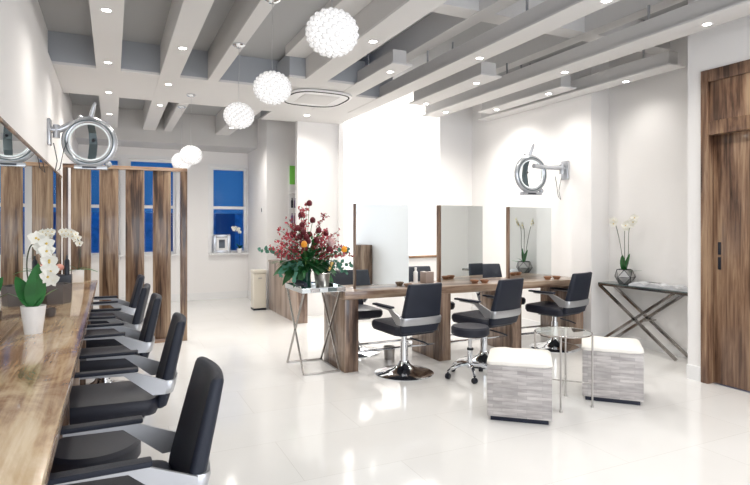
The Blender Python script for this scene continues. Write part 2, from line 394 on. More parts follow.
struct('trim_10', MB().box(1.66, 1.884, -3.05, 5.72, 3.2, 3.3), M['ceil'], 'upper ceiling beam left of the air conditioning casing', 'ceiling beam')
# upper grid of the right half
mb = MB()
for x in (2.95, 4.22): mb.box(x, x + 0.16, -3.05, 7.4, 3.3, 3.56)
for y in (1.6, 4.05): mb.box(2.13, 5.6, y, y + 0.2, 3.305, 3.555)
struct('trim_11', mb, M['ceil'], 'grey-white structural grid above the suspended beams', 'ceiling grid')
# baseboards
struct('baseboard_right', MB().box(RW - 0.015, RW, DY1 + 0.0, 3.34, 0, 0.13).box(RW - 0.015, RW, -3.0, DY0, 0, 0.13), M['trimw'], 'white baseboard beside the wooden door', 'baseboard')
struct('baseboard_alcove', MB().box(5.455, 5.47, 3.34, 4.87, 0, 0.1).box(5.18, 5.47, 4.855, 4.87, 0, 0.1), M['trimw'], 'white baseboard behind the console table', 'baseboard')
struct('baseboard_side', MB().box(5.165, 5.18, 4.855, 7.3, 0, 0.1), M['trimw'], 'white baseboard under the right processor lamp', 'baseboard')
struct('baseboard_back', MB().box(-0.53, 2.36, BY - 0.015, BY, 0, 0.14).box(2.345, 2.36, 9.25, BY, 0, 0.14), M['trimw'], 'white baseboard along the back wall', 'baseboard')
# windows
for i, (a, b_, z0, z1) in enumerate(wins):
    mb = MB()
    fw = 0.045
    for (x0, x1, c0, c1) in ((a, a + fw, z0, z1), (b_ - fw, b_, z0, z1), (a + fw, b_ - fw, z1 - fw, z1), (a + fw, b_ - fw, z0, z0 + fw), (a + fw, b_ - fw, 1.70, 1.755)):
        mb.box(x0, x1, BY + 0.05, BY + 0.11, c0, c1)
    wo = struct('window_%d' % (i + 1), mb, M['trimw'], ['dusk-blue sash window behind the left of the slat screen', 'dusk-blue sash window behind the right of the slat screen', 'dusk-blue sash window with a picture frame on its sill'][i], 'window')
    MB().box(a + fw, b_ - fw, BY + 0.075, BY + 0.08, z0 + fw, z1 - fw).build('pane', M['pane'], wo, False)
    MB().box(a - 0.05, b_ + 0.05, BY - 0.08, BY + 0.05, z0 - 0.03, z0, 0.006).build('sill', M['trimw'], wo)
    mb = MB().box(a - 0.06, a, BY - 0.015, BY, z0, z1).box(b_, b_ + 0.06, BY - 0.015, BY, z0, z1).box(a - 0.06, b_ + 0.06, BY - 0.015, BY + 0.0, z1, z1 + 0.06)
    mb.build('casing', M['trimw'], wo, False)
    MB().box(a + fw, b_ - fw, BY + 0.14, BY + 0.15, 1.62, z1 - 0.02).build('blind', M['blind'], wo, False)
# facade across the street, seen through the panes
fo = thing('neighbouring_building', 'blue dusk-lit brick building beyond the back windows', 'building', (0, 17, 0))
mb = MB().box(-8, 8, 0, 0.4, -3, 7); mb.build('facade', M['brick'], fo, False)
for k in range(9):
    x = -5.6 + k * 1.4
    MB().box(x, x + 0.55, -0.03, 0.02, 0.2, 1.8).box(x, x + 0.55, -0.03, 0.02, 2.4, 4.0).build('facade_window', pm('facade_glass', (0.12, 0.17, 0.26), 0.3), fo, False)
# unseen window frame added behind the camera to go with the fill light
so = struct('window_4', MB().box(0.0, 0.06, -3.16, -3.1, 0.4, 2.9).box(4.14, 4.2, -3.16, -3.1, 0.4, 2.9).box(2.07, 2.13, -3.16, -3.1, 0.4, 2.9).box(0, 4.2, -3.16, -3.1, 0.4, 0.46).box(0, 4.2, -3.16, -3.1, 2.84, 2.9), M['trimw'], 'large unseen window frame added behind the camera for the fill light', 'window')

# wooden door in the right wall
dm = MB()
dm.box(RW - 0.02, RW + 0.16, 3.14, DY1, 0, 2.765, 0.003)
dm.box(RW - 0.02, RW + 0.16, DY0, 2.0, 0, 2.765, 0.003)
d = struct('door_1', dm, M['door'], 'tall rustic walnut door in the right wall', 'door')
MB().box(RW - 0.015, RW + 0.15, 2.0, 3.14, 2.66, 2.765, 0.003).build('head_rail', M['doorh'], d)
MB().box(RW + 0.0, RW + 0.10, 2.0, 3.14, 2.31, 2.66, 0.002).build('transom_panel', M['door'], d)
MB().box(RW - 0.015, RW + 0.15, 2.0, 3.14, 2.19, 2.31, 0.003).build('middle_rail', M['doorh'], d)
lf = MB().box(RW + 0.05, RW + 0.10, 2.0, 3.135, 0.01, 2.19, 0.002).build('door_leaf', M['door'], d)
MB().box(RW + 0.043, RW + 0.052, 3.065, 3.09, 1.01, 1.12, 0.002).box(RW + 0.043, RW + 0.052, 3.065, 3.09, 1.14, 1.25, 0.002).build('handle', M['blackp'], lf)

# ------------------------------------------------------------------ suspended ceiling beams
RAFTS = [  # x0, x1, y0, y1, name text
    (2.46, 2.69, 4.80, 7.2, 'first suspended white ceiling beam right of the air conditioner, with one downlight', (5.6,)),
    (2.99, 3.22, -2.9, 7.2, 'long suspended white ceiling beam over the first mirror', (1.5, 3.6, 5.2)),
    (3.49, 3.76, 4.76, 6.32, 'short suspended white ceiling beam with two downlights over the second mirror', (5.5,)),
    (4.05, 4.32, -2.9, 6.97, 'longest suspended white ceiling beam on the right, over the third mirror', (1.0, 3.3, 5.2)),
    (4.62, 4.85, 4.78, 6.38, 'short suspended white ceiling beam right of the longest beam', (5.6,)),
    (4.95, 5.165, 3.66, 6.85, 'suspended white ceiling beam hugging the right wall', (4.05, 5.8)),
]
for (x0, x1, y0, y1, lb, rods) in RAFTS:
    t = thing('suspended_ceiling_beam', lb, 'ceiling beam', ((x0 + x1) / 2, y0, CEIL - 0.001), 0, 'suspended beams of the ceiling')
    hw_ = (x1 - x0) / 2; L = y1 - y0
    MB().box(-hw_, hw_, 0, L, 0, 0.018, 0.002).build('tray', M['ceil'], t)
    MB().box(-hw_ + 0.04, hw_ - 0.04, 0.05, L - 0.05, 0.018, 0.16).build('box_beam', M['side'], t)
    for ry in rods:
        MB().cyl((0, ry - y0, 0.16), 0.011, (3.56 if abs((x0 + x1) / 2 - 3.03) > 0.2 and abs((x0 + x1) / 2 - 4.3) > 0.15 else 3.3) - CEIL - 0.16, 8).build('hanging_rod', M['plas'], t)
# air conditioner
ac = thing('ceiling_air_conditioner', 'oval cassette air conditioner set in the white ceiling casing', 'air conditioner', (2.28, 6.50, CEIL - 0.001))
n = 48
def oval(a, b_, p=3.2):
    return [(math.copysign(abs(math.cos(2 * PI * k / n)) ** (2 / p) * a, math.cos(2 * PI * k / n)), math.copysign(abs(math.sin(2 * PI * k / n)) ** (2 / p) * b_, math.sin(2 * PI * k / n))) for k in range(n)]
MB().prism(oval(0.40, 0.42), -0.004, -0.022, 'z').build('casing', M['trimw'], ac)
MB().tube([(x, y, -0.02) for x, y in oval(0.365, 0.385)], 0.011, 6, True).build('air_slot', M['dark'], ac)
MB().box(-0.22, 0.22, -0.24, 0.24, -0.028, -0.02, 0.002).build('intake_grille', M['ceil'], ac)
# downlights
DL_LAB = {0: 'nearest recessed downlight in the leftmost ceiling beam', 1: 'second recessed downlight in the leftmost ceiling beam', 2: 'third recessed downlight in the leftmost ceiling beam, above the left processor lamp', 3: 'farthest recessed downlight in the leftmost ceiling beam',
 4: 'nearest recessed downlight in the second beam from the left', 5: 'middle recessed downlight in the second beam from the left', 6: 'farthest recessed downlight in the second beam from the left',
 7: 'recessed downlight in the wide beam right of the nearest pendant', 8: 'recessed downlight at the near end of the first short suspended beam', 9: 'recessed downlight midway along the beam over the first mirror', 10: 'recessed downlight at the top edge of the picture in the beam over the first mirror',
 11: 'recessed downlight at the near end of the beam over the second mirror', 12: 'recessed downlight at the far end of the beam over the second mirror', 13: 'recessed downlight midway along the longest right beam', 14: 'recessed downlight in the longest right beam nearest the wooden door',
 15: 'recessed downlight in the short beam beside the longest right beam', 16: 'recessed downlight in the beam hugging the right wall', 17: 'recessed downlight in front of the white pillar', 18: 'recessed downlight at the far end of the longest right beam', 19: 'recessed downlight added at the far end of the short beam to brighten the end wall'}
for i, (x, y) in enumerate(DOWNL):
    t = thing('ceiling_downlight', DL_LAB[i], 'ceiling light', (x, y, CEIL), 0, 'recessed downlights in the ceiling beams')
    MB().lathe([(0.038, 0), (0.046, -0.003), (0.040, -0.006), (0.031, -0.005)], 20).build('bezel', M['trimw'], t)
    MB().lathe([(0, -0.0045), (0.033, -0.0045), (0.033, -0.001), (0, -0.001)], 20).build('lit_lens', M['lamp'], t)
t = thing('ceiling_downlight', 'recessed downlight nearest the back window', 'ceiling light', (1.74, 9.1, CEIL), 0, 'recessed downlights in the ceiling beams')
MB().lathe([(0.038, 0), (0.046, -0.003), (0.040, -0.006), (0.031, -0.005)], 20).build('bezel', M['trimw'], t)
MB().lathe([(0, -0.0045), (0.033, -0.0045), (0.033, -0.001), (0, -0.001)], 20).build('lit_lens', M['lamp'], t)

# ------------------------------------------------------------------ crystal pendants
def pendant(drop=0.625):
    t = thing('pendant_lamp', '', 'pendant lamp', (0, 0, 0), 0, 'round crystal pendant lamps')
    Rr = 0.128; zc = -drop
    MB().lathe([(0, 0), (0.05, 0), (0.055, -0.012), (0.03, -0.03), (0, -0.032)], 24).build('canopy', M['chrome'], t)
    MB().tube([(0, 0, -0.03), (0.003, 0, -0.2), (-0.003, 0, -0.35), (0, 0, zc + Rr * 0.75)], 0.0022, 6).build('cord', M['chrome'], t)
    core = MB(); core.ball((0, 0, zc), Rr * 0.80, 3, (1, 1, 0.88)); core.build('bulb', M['core'], t)
    sh = MB(); N = 150
    for k in range(N):
        zz = 1 - 2 * (k + 0.5) / N; rr = math.sqrt(1 - zz * zz); a = k * 2.399963
        nrm = Vector((rr * math.cos(a), rr * math.sin(a), zz))
        q = nrm.to_track_quat('Z', 'Y')
        c = Vector((nrm.x * Rr * 0.93, nrm.y * Rr * 0.93, zc + nrm.z * Rr * 0.80))
        m = Matrix.Translation(c) @ q.to_matrix().to_4x4() @ Matrix.Rotation(a, 4, 'Z')
        sh.lathe([(0, -0.006), (0.012, -0.004), (0.0185, 0.003), (0.009, 0.013), (0, 0.016)], 6, mat=m)
    sh.build('crystal_shade', M['crystal'], t, False)
    return t
PEND = [((0.985, 2.57, CEIL), 'nearest and largest-looking round crystal pendant lamp'),
        ((1.005, 3.78, CEIL), 'second round crystal pendant lamp from the camera'),
        ((0.995, 4.86, CEIL), 'third round crystal pendant lamp from the camera'),
        ((0.86, 7.0, CEIL + 0.004), 'fourth round crystal pendant lamp, above the slat screen corner'),
        ((0.83, 7.72, CEIL), 'farthest round crystal pendant lamp, half behind the fourth')]
p0 = pendant()
for i, (l_, lb) in enumerate(PEND):
    if i == 3: p0 = pendant(0.735)
    o = p0 if i in (0, 3) else dup(p0)
    o.location = l_; o['label'] = lb

# ------------------------------------------------------------------ left wall mirror and counter
t = thing('wall_mirror', 'long frameless wall mirror above the left wooden counter', 'mirror', (LW, 0, 0.82))
MB().box(0, 0.022, -1.5, 7.0, 0, 1.10).build('mirror_glass', M['mirror'], t, False)
MB().box(0, 0.03, -1.5, 7.0, 1.10, 1.118, 0.002).build('frame', M['rail'], t)
cn = thing('styling_counter', 'long glossy walnut styling counter along the left mirror', 'counter', (LW, 0, 0))
MB().box(0.001, 0.385, -1.5, 6.63, 0.775, 0.81, 0.004).build('worktop', M['counter'], cn)
MB().box(0.30, 0.372, -1.5, 6.60, 0.70, 0.775, 0.002).build('apron', M['tabx'], cn)
for y in (0.5, 2.95, 3.85, 4.78, 5.68, 6.52):
    MB().box(0.02, 0.345, y, y + 0.06, 0, 0.775, 0.003).build('support_panel', M['tabz'], cn)
MB().box(0.005, 0.03, -1.5, 6.6, 0.0, 0.775).build('back_panel', M['tabz'], cn, False)

# ------------------------------------------------------------------ styling chair
def rr_loop(cx, cy, z, wd, th, bow=0.0, n=5, r=0.03, tilt=0):
    # rounded rectangle loop in the local XY plane, bowed towards -y in the middle
    r = min(r, wd / 2 - 0.001, th / 2 - 0.001)
    pts = []
    for (sx, sy, a0) in ((1, 1, 0), (-1, 1, 90), (-1, -1, 180), (1, -1, 270)):
        ccx = sx * (wd / 2 - r); ccy = sy * (th / 2 - r)
        for k in range(n):
            a = R(a0 + 90 * k / (n - 1)); pts.append((ccx + r * math.cos(a), ccy + r * math.sin(a)))
        nx = {0: -1, 90: 0, 180: 1, 270: 0}[a0]
        if a0 in (0, 180):
            for k in range(1, 6):
                x = sx * (wd / 2 - r) * (1 - 2 * k / 6); pts.append((x, sy * th / 2))
    return [Vector((cx + x, cy + y - bow * (1 - (2 * x / wd) ** 2), z + tilt * (y))) for x, y in pts]
def styling_chair():
    t = thing('styling_chair', '', 'chair', (0, 0, 0), 0, 'black salon styling chairs')
    MB().lathe([(0, 0), (0.275, 0), (0.278, 0.008), (0.262, 0.017), (0.19, 0.030), (0.11, 0.052), (0.06, 0.085), (0.042, 0.12), (0, 0.12)], 48).build('base', M['chrome'], t)
    MB().cyl((0, 0, 0.10), 0.036, 0.20, 24).cyl((0, 0, 0.29), 0.027, 0.1, 20).build('column', M['chrome'], t)
    MB().tube([(0.03, -0.05, 0.34), (0.14, -0.12, 0.30), (0.17, -0.16, 0.28)], 0.008, 8).build('pump_lever', M['blackp'], t)
    MB().box(-0.12, 0.12, -0.12, 0.14, 0.375, 0.395, 0.004).build('seat_plate', M['blackp'], t)
    # seat cushion
    lp = []
    for z, g in ((0.392, 0.05), (0.402, 0.012), (0.43, 0.0), (0.465, 0.0), (0.485, 0.012), (0.494, 0.05)):
        lp.append([Vector((v.x, v.y + 0.02 + (0.0), z + 0.012 * (v.y + 0.2))) for v in rr_loop(0, 0, z, 0.45 - g * 2, 0.50 - g * 2, 0, 5, 0.06)])
    MB().loft(lp).build('seat', M['seatm'], t)
    # backrest, leaning towards -y
    lp = []
    for z, wd, th in ((0.425, 0.37, 0.03), (0.435, 0.39, 0.055), (0.50, 0.41, 0.062), (0.62, 0.40, 0.058), (0.76, 0.38, 0.053), (0.862, 0.365, 0.046), (0.874, 0.357, 0.036), (0.879, 0.34, 0.014)):
        y = -0.235 - (z - 0.43) * 0.235
        lp.append(rr_loop(0, y, z, wd, th, 0.022, 5, 0.022))
    MB().loft(lp).build('backrest', M['black'], t)
    # metal band wrapping the lower back
    lp = []
    for z in (0.505, 0.515, 0.565, 0.575):
        g = 0.004 if z in (0.505, 0.575) else 0.012
        lp.append(rr_loop(0, -0.235 - (z - 0.43) * 0.235 - 0.008, z, 0.412 + g, 0.060 + g, 0.023, 5, 0.024))
    MB().loft(lp).build('back_band', M['band'], t)
    for s in (-1, 1):
        mb = MB()
        x0, x1 = s * 0.205, s * 0.217
        mb.prism([(-0.26, 0.507), (-0.20, 0.507), (-0.06, 0.622), (0.14, 0.628), (0.14, 0.642), (-0.10, 0.642), (-0.272, 0.573)], x0, x1, 'x')
        arm = mb.build('armrest', M['band'], t, False)
        MB().box(s * 0.215 - 0.026, s * 0.215 + 0.026, -0.13, 0.19, 0.641, 0.660, 0.008, 3).build('arm_pad', M['black'], arm)
    mb = MB().tube([(-0.13, 0.16, 0.39), (-0.13, 0.30, 0.34), (-0.13, 0.40, 0.22), (-0.13, 0.42, 0.17)], 0.009, 8)
    mb.tube([(0.13, 0.16, 0.39), (0.13, 0.30, 0.34), (0.13, 0.40, 0.22), (0.13, 0.42, 0.17)], 0.009, 8).tube([(-0.17, 0.42, 0.17), (0.17, 0.42, 0.17)], 0.012, 10)
    return t
ch0 = styling_chair()
CH = [((2.49, 4.60, 0), 5, 'black styling chair seen from behind, leftmost at the near side of the mirror table'),
      ((3.41, 4.60, 0), 13, 'black styling chair at the middle mirror, behind the wheeled stool'),
      ((4.56, 4.82, 0), 14, 'black styling chair at the right mirror, nearest the lamp wall'),
      ((2.42, 5.60, 0), 180, 'black styling chair across the mirror table, behind the flower arrangement'),
      ((3.45, 5.74, 0), 176, 'black chair across the mirror table, seen between the first and second mirrors'),
      ((4.50, 5.72, 0), 172, 'black chair across the mirror table, seen between the second and third mirrors'),
      ((-0.02, 2.10, 0), 91, 'black styling chair at the left counter closest to the camera'),
      ((0.0, 3.34, 0), 88, 'second black styling chair from the camera at the left counter'),
      ((-0.05, 4.40, 0), 90, 'third black styling chair from the camera at the left counter'),
      ((-0.08, 5.22, 0), 84, 'fourth black styling chair from the camera at the left counter'),
      ((-0.08, 6.18, 0), 90, 'black styling chair at the far end of the left counter')]
for i, (l_, a, lb) in enumerate(CH):
    if i == 0: ch0.location = l_; ch0.rotation_euler = (0, 0, R(a)); ch0['label'] = lb
    else: dup(ch0, l_, R(a), lb)

# ------------------------------------------------------------------ wheeled stool and round stool
def stool(label, loc, r, ztop, rot):
    t = thing('wheeled_stool', label, 'stool', loc, rot, 'round black stools')
    MB().lathe([(0, ztop - 0.085), (r * 0.93, ztop - 0.085), (r, ztop - 0.07), (r, ztop - 0.02), (r * 0.93, ztop - 0.003), (r * 0.6, ztop), (0, ztop)], 40).build('seat', M['seatm'], t)
    MB().cyl((0, 0, 0.09), 0.026, ztop - 0.30, 20).cyl((0, 0, ztop - 0.22), 0.017, 0.14, 16).build('gas_lift', M['chrome'], t)
    MB().cyl((0, 0, ztop - 0.225), 0.03, 0.018, 16).build('collar', M['blackp'], t)
    for k in range(5):
        a = 2 * PI * k / 5; c, s = math.cos(a), math.sin(a)
        MB().tube([(0.02 * c, 0.02 * s, 0.115), (0.10 * c, 0.10 * s, 0.115), (0.20 * c, 0.20 * s, 0.085), (0.225 * c, 0.225 * s, 0.065)], 0.014, 8, radii=[0.02, 0.018, 0.014, 0.013]).build('leg', M['chrome'], t)
        m = Matrix.Translation((0.225 * c, 0.225 * s, 0.027)) @ Matrix.Rotation(a + 0.6, 4, 'Z') @ Matrix.Rotation(PI / 2, 4, 'X')
        MB().lathe([(0, -0.02), (0.022, -0.02), (0.026, -0.014), (0.026, -0.004), (0.012, 0), (0.026, 0.004), (0.026, 0.014), (0.022, 0.02), (0, 0.02)], 18, mat=m).cyl((0.225 * c, 0.225 * s, 0.03), 0.008, 0.035, 8).build('castor', M['blackp'], t)
    return t
stool('round black wheeled stool with a chrome star base beside the middle styling chair', (2.98, 4.23, 0), 0.175, 0.475, 0.5)
stool('round black cushioned stool between the two nearest chairs at the left counter', (-0.07, 2.66, 0), 0.185, 0.47, 0.2)

# ------------------------------------------------------------------ mirror table
TY0, TY1 = 4.84, 5.42
tb = thing('mirror_table', 'long walnut table carrying three upright mirrors', 'table', (1.985, TY0, 0))
MB().box(0, 3.06, 0, TY1 - TY0, 0.69, 0.765, 0.004).build('tabletop', M['tabx'], tb)
for x in (0.0, 1.045, 1.975, 2.90):
    MB().box(x, x + 0.14, 0.004, TY1 - TY0 - 0.004, 0, 0.69, 0.004).build('leg_panel', M['tabz'], tb)
for y in (0.12, 0.42):
    MB().tube([(0.14, y, 0.16), (1.045, y, 0.16)], 0.011, 10).build('foot_rail', M['chrome'], tb)
    MB().tube([(1.185, y, 0.16), (1.975, y, 0.16)], 0.011, 10).build('foot_rail', M['chrome'], tb)
    MB().tube([(2.115, y, 0.16), (2.90, y, 0.16)], 0.011, 10).build('foot_rail', M['chrome'], tb)
for i, (x0, x1, zt, my, ma) in enumerate(((2.19, 2.80, 1.615, 5.10, 0), (3.28, 3.90, 1.62, 5.27, 4), (4.25, 4.95, 1.615, 5.27, 4))):
    t = thing('styling_mirror', ['upright rectangular mirror at the flower end of the walnut table', 'upright rectangular mirror in the middle of the walnut table', 'upright rectangular mirror at the wall end of the walnut table, reflecting an orchid'][i], 'mirror', (x0, my, 0.765), R(ma), 'upright mirrors on the walnut table')
    W = x1 - x0; Hh = zt - 0.765
    MB().box(0, 0.010 if i != 1 else 0.022, -0.028, 0.028, 0, Hh, 0.001).build('wooden_edge', M['tabz'], t)
    MB().box(0.010 if i != 1 else 0.022, W, -0.026, -0.021, 0, Hh).build('mirror_glass', M['mirror'], t, False)
    MB().box(0.010 if i != 1 else 0.022, W, 0.021, 0.026, 0, Hh).build('mirror_glass', M['mirror'], t, False)
    MB().box(0.022, W - 0.002, -0.021, 0.021, 0, Hh - 0.002).build('backing', M['trimw'], t, False)

# ------------------------------------------------------------------ things on the mirror table
def bowl(x, y, label, mat):
    o = MB().lathe([(0, 0), (0.03, 0), (0.045, 0.022), (0.048, 0.034), (0.043, 0.034), (0.036, 0.014), (0, 0.010)], 28).build('bowl', mat, None, True, (x, y, 0.765))
    return tag(o, label, 'bowl', 'small bowls on the walnut table')
M['bowlw'] = pm('copper_bowl', (0.42, 0.22, 0.13), 0.35, 0.3)
bowl(2.74, 4.98, 'small brown bowl beside the left near styling chair', M['tabx'])
bowl(3.58, 5.0, 'left of the pair of small brown bowls in front of the middle mirror', M['bowlw'])
bowl(3.69, 4.97, 'right of the pair of small brown bowls in front of the middle mirror', M['bowlw'])
bowl(4.60, 4.98, 'left of the pair of small brown bowls in front of the orchid-reflecting mirror', M['bowlw'])
bowl(4.72, 4.96, 'right of the pair of small brown bowls in front of the orchid-reflecting mirror', M['bowlw'])
t = thing('pump_bottle', 'slim white bottle between the first and second mirrors', 'bottle', (3.0, 5.28, 0.765))
MB().lathe([(0, 0), (0.024, 0), (0.024, 0.12), (0.012, 0.135), (0.010, 0.15), (0, 0.15)], 20).build('body', M['white'], t)
MB().lathe([(0, 0.15), (0.013, 0.15), (0.013, 0.17), (0, 0.172)], 16).build('cap', M['white'], t)
t = thing('tissue_box', 'taupe box holder between the first and second mirrors', 'box', (3.12, 5.24, 0.765), 0.1)
MB().box(-0.055, 0.055, -0.055, 0.055, 0, 0.125, 0.006).build('box_body', pm('taupe_box', (0.30, 0.24, 0.21), 0.4), t)
MB().lathe([(0, 0), (0.03, 0), (0.012, 0.012), (0, 0.014)], 12, (0, 0, 0.125), 1, 0.4).build('opening', M['dark'], t)
b2 = MB().lathe([(0, 0), (0.05, 0), (0.055, 0.10), (0.052, 0.10), (0.046, 0.01), (0, 0.01)], 24).build('bin', M['steel'], None, True, (2.62, 5.17, 0))
b2.scale = (1.1, 1.1, 1.3); tag(b2, 'small steel bin standing under the walnut table', 'bin')

# ------------------------------------------------------------------ flower side table
t = thing('mirrored_side_table', 'mirrored tray table on crossed steel legs at the end of the walnut table', 'side table', (1.60, 4.90, 0))
def xframe(x, y0, y1, zt, th, mat, parent, name='crossed_legs'):
    MB().bar((x, y0, 0.01), (x, y1, zt), th).build(name, mat, parent, False)
    MB().bar((x, y1, 0.01), (x, y0, zt), th).build(name, mat, parent, False)
for x in (0.0, 0.36): xframe(x, 0.01, 0.54, 0.765, 0.016, M['nickel'], t)
for (a, b_) in (((0, 0.01, 0.01), (0.36, 0.01, 0.01)), ((0, 0.54, 0.01), (0.36, 0.54, 0.01)), ((0.36, 0.01, 0.01), (0.36, 0.54, 0.01))):
    MB().bar(a, b_, 0.016).build('floor_bar', M['nickel'], t, False)
tp = MB().box(-0.02, 0.415, 0.0, 0.55, 0.766, 0.776, 0.001).box(-0.02, 0.415, 0.0, 0.008, 0.776, 0.812).box(-0.02, 0.415, 0.542, 0.55, 0.776, 0.812).box(-0.02, -0.012, 0.008, 0.542, 0.776, 0.812).box(0.407, 0.415, 0.008, 0.542, 0.776, 0.812).build('mirrored_tray', M['mirror'], t, False)
for k in range(5):
    MB().box(-0.018 + k * 0.086, 0.064 + k * 0.086, -0.006, 0.001, 0.771, 0.808, 0.002).build('mirror_tile', [M['mirror'], M['nickel'], M['mirror'], M['dglass'], M['nickel']][k], tp, False)
pu = thing('clutch_bag', 'black roll-shaped bag at the left edge of the mirrored tray', 'bag', (1.60, 5.07, 0.842), 0)
MB().tube([(0.02, -0.16, 0.0), (0.01, -0.05, 0.005), (0.0, 0.06, 0.004), (0.0, 0.12, 0)], 0.028, 12, radii=[0.02, 0.03, 0.03, 0.018]).build('bag_body', M['black'], pu)
MB().tube([(0.0, 0.03, 0.035), (-0.035, 0.03, 0.0), (0.0, 0.03, -0.03)], 0.006, 8).build('strap', M['plas'], pu)
# champagne bucket and bottle
t = thing('ice_bucket', 'hammered silver champagne bucket on the mirrored tray', 'bucket', (1.835, 5.06, 0.775))
MB().lathe([(0, 0), (0.055, 0), (0.06, 0.01), (0.078, 0.155), (0.084, 0.16), (0.080, 0.165), (0.072, 0.158), (0.055, 0.012), (0, 0.012)], 36).build('bucket_body', M['steel'], t)
t = thing('champagne_bottle', 'gold-necked champagne bottle leaning out of the silver bucket', 'bottle', (1.835, 5.06, 0.80))
q = Matrix.Rotation(R(24), 4, 'Y')
MB().lathe([(0, 0), (0.028, 0.0), (0.03, 0.10), (0.022, 0.14), (0.015, 0.17), (0, 0.17)], 24, mat=q).build('bottle_body', M['bottle'], t)
MB().lathe([(0, 0.16), (0.016, 0.16), (0.014, 0.23), (0.017, 0.235), (0.017, 0.26), (0, 0.262)], 20, mat=q).build('foil_neck', M['gold'], t)

# ------------------------------------------------------------------ flower arrangement
FX, FY = 1.72, 5.20
fl = thing('flower_arrangement', 'tall arrangement of crimson roses, pink orchids and greenery in a glass vase', 'flower arrangement', (FX, FY, 0.775))
MB().lathe([(0, 0), (0.05, 0), (0.052, 0.01), (0.045, 0.12), (0.055, 0.22), (0.05, 0.22), (0.04, 0.12), (0.045, 0.015), (0, 0.015)], 28).build('vase', pm('dark_vase', (0.02, 0.07, 0.05), 0.1), fl)
rng = random.Random(3)
VZ = 0.22
def W2L(x, z, y=0): return Vector((x - FX, y, z - 0.775))
roses = [(1.743, 1.615, 0), (1.651, 1.497, -.02), (1.784, 1.449, .02), (1.591, 1.371, -.04), (1.645, 1.350, .0), (1.794, 1.351, -.06), (1.888, 1.321, 0), (1.561, 1.31, .03), (1.621, 1.187, -.16), (1.66, 1.25, -.14), (1.70, 1.31, -.06), (1.60, 1.29, -.08),
         (1.62, 1.335, -.12), (1.655, 1.40, .03), (1.64, 1.29, -.14), (1.60, 1.235, -.15), (1.86, 1.17, -.16), (1.75, 1.26, -.12)]
stems = MB()
def rose(c, r, mat, name):
    mb = MB(); c = Vector(c)
    mb.ball(c, r * 0.72, 2, (1, 1, 1.05))
    for ring, (cnt, rad, zz, sz) in enumerate(((5, 0.55, 0.25, 0.9), (6, 0.8, 0.0, 1.0), (7, 0.95, -0.2, 1.0))):
        for k in range(cnt):
            a = 2 * PI * k / cnt + ring * 0.5
            d_ = Vector((math.cos(a), math.sin(a), 0))
            mb.ball(c + d_ * r * rad * 0.45 + Vector((0, 0, zz * r)), r * 0.55 * sz, 1, (1, 0.45, 1), Euler((0, 0, a + PI / 2)))
    return mb.build(name, mat, fl)
for (x, z, y) in roses:
    c = W2L(x, z, y - (0.10 if z < 1.42 else 0.03)); rose(c, 0.040, M['rose'], 'red_rose')
    stems.tube([(0, 0, VZ - 0.1), (c.x * 0.4, c.y * 0.5, VZ + (c.z - VZ) * 0.5), c], 0.0028, 5)
for (x, z, y) in ((1.575, 1.226, -.28), (1.985, 1.171, -.24)):
    c = W2L(x, z, y - (0.10 if z < 1.42 else 0.03)); rose(c, 0.040, M['yrose'], 'orange_rose'); stems.tube([(0, 0, VZ - 0.1), c * 0.5 + Vector((0, 0, .1)), c], 0.003, 5)
# protea
c = W2L(1.90, 1.232, -.22); mb = MB()
mb.ball(c, 0.035, 2, (1, 1, 1.2))
for k in range(26):
    a = k * 2.4; e = 0.25 + 0.75 * (k / 26)
    d_ = Vector((math.cos(a) * e, math.sin(a) * e, 1.0 - 0.6 * e))
    mb.leaf(c - Vector((0, 0, 0.03)), d_, -Vector((math.cos(a), math.sin(a), 0)) + Vector((0, 0, .4)), 0.085, 0.026, -0.15, 4)
mb.build('protea', M['protea'], fl)
stems.tube([(0, 0, VZ - 0.1), c * 0.5 + Vector((0, 0, .1)), c], 0.004, 5)
# pink orchid sprays
pk = MB()
sprays = [((-0.08, 0.58), (-.1,)), ((0.0, 0.62), (0.0,)), ((0.20, 0.52), (-.05,)), ((-0.30, 0.36), (-.08,)), ((-0.34, 0.27), (-.1,)), ((-0.26, 0.28), (-.18,)), ((0.28, 0.34), (-.14,)), ((0.26, 0.26), (-.18,)), ((0.36, 0.20), (-.16,)), ((0.42, 0.10), (-.18,)), ((-0.16, 0.46), (.05,)), ((0.16, 0.36), (-.16,)), ((-0.38, 0.19), (-.08,)), ((-0.22, 0.40), (-.12,)), ((0.18, 0.25), (-.2,)), ((-0.30, 0.2), (-.2,)), ((-0.36, 0.12), (-.16,)), ((0.22, 0.18), (-.22,)), ((0.12, 0.28), (-.22,)), ((-0.14, 0.26), (-.24,)), ((0.32, 0.12), (-.2,))]
for (ex, ez), (ey,) in sprays:
    P0 = Vector((0, 0, VZ)); P2 = Vector((ex, ey, VZ + ez)); P1 = Vector((ex * 0.35, ey * 0.5, VZ + max(ez, 0.15) * 0.75))
    pts = [P0 * (1 - t_) ** 2 + P1 * 2 * t_ * (1 - t_) + P2 * t_ * t_ for t_ in [k / 8 for k in range(9)]]
    stems.tube(pts, 0.002, 5)
    for k in range(20):
        t_ = 0.45 + 0.55 * k / 19
        p = P0 * (1 - t_) ** 2 + P1 * 2 * t_ * (1 - t_) + P2 * t_ * t_
        p += Vector((rng.uniform(-.03, .03), rng.uniform(-.03, .03), rng.uniform(-.025, .025)))
        for j in range(4):
            d_ = Vector((rng.uniform(-1, 1), rng.uniform(-1, 1), rng.uniform(-1, 1))).normalized()
            pk.leaf(p, d_, Vector((rng.uniform(-1, 1), rng.uniform(-1, 1), 1)), 0.024, 0.016, 0.2, 3)
tag(pk.build('pink_orchid_sprays', M['pink'], fl, False), kind='stuff')
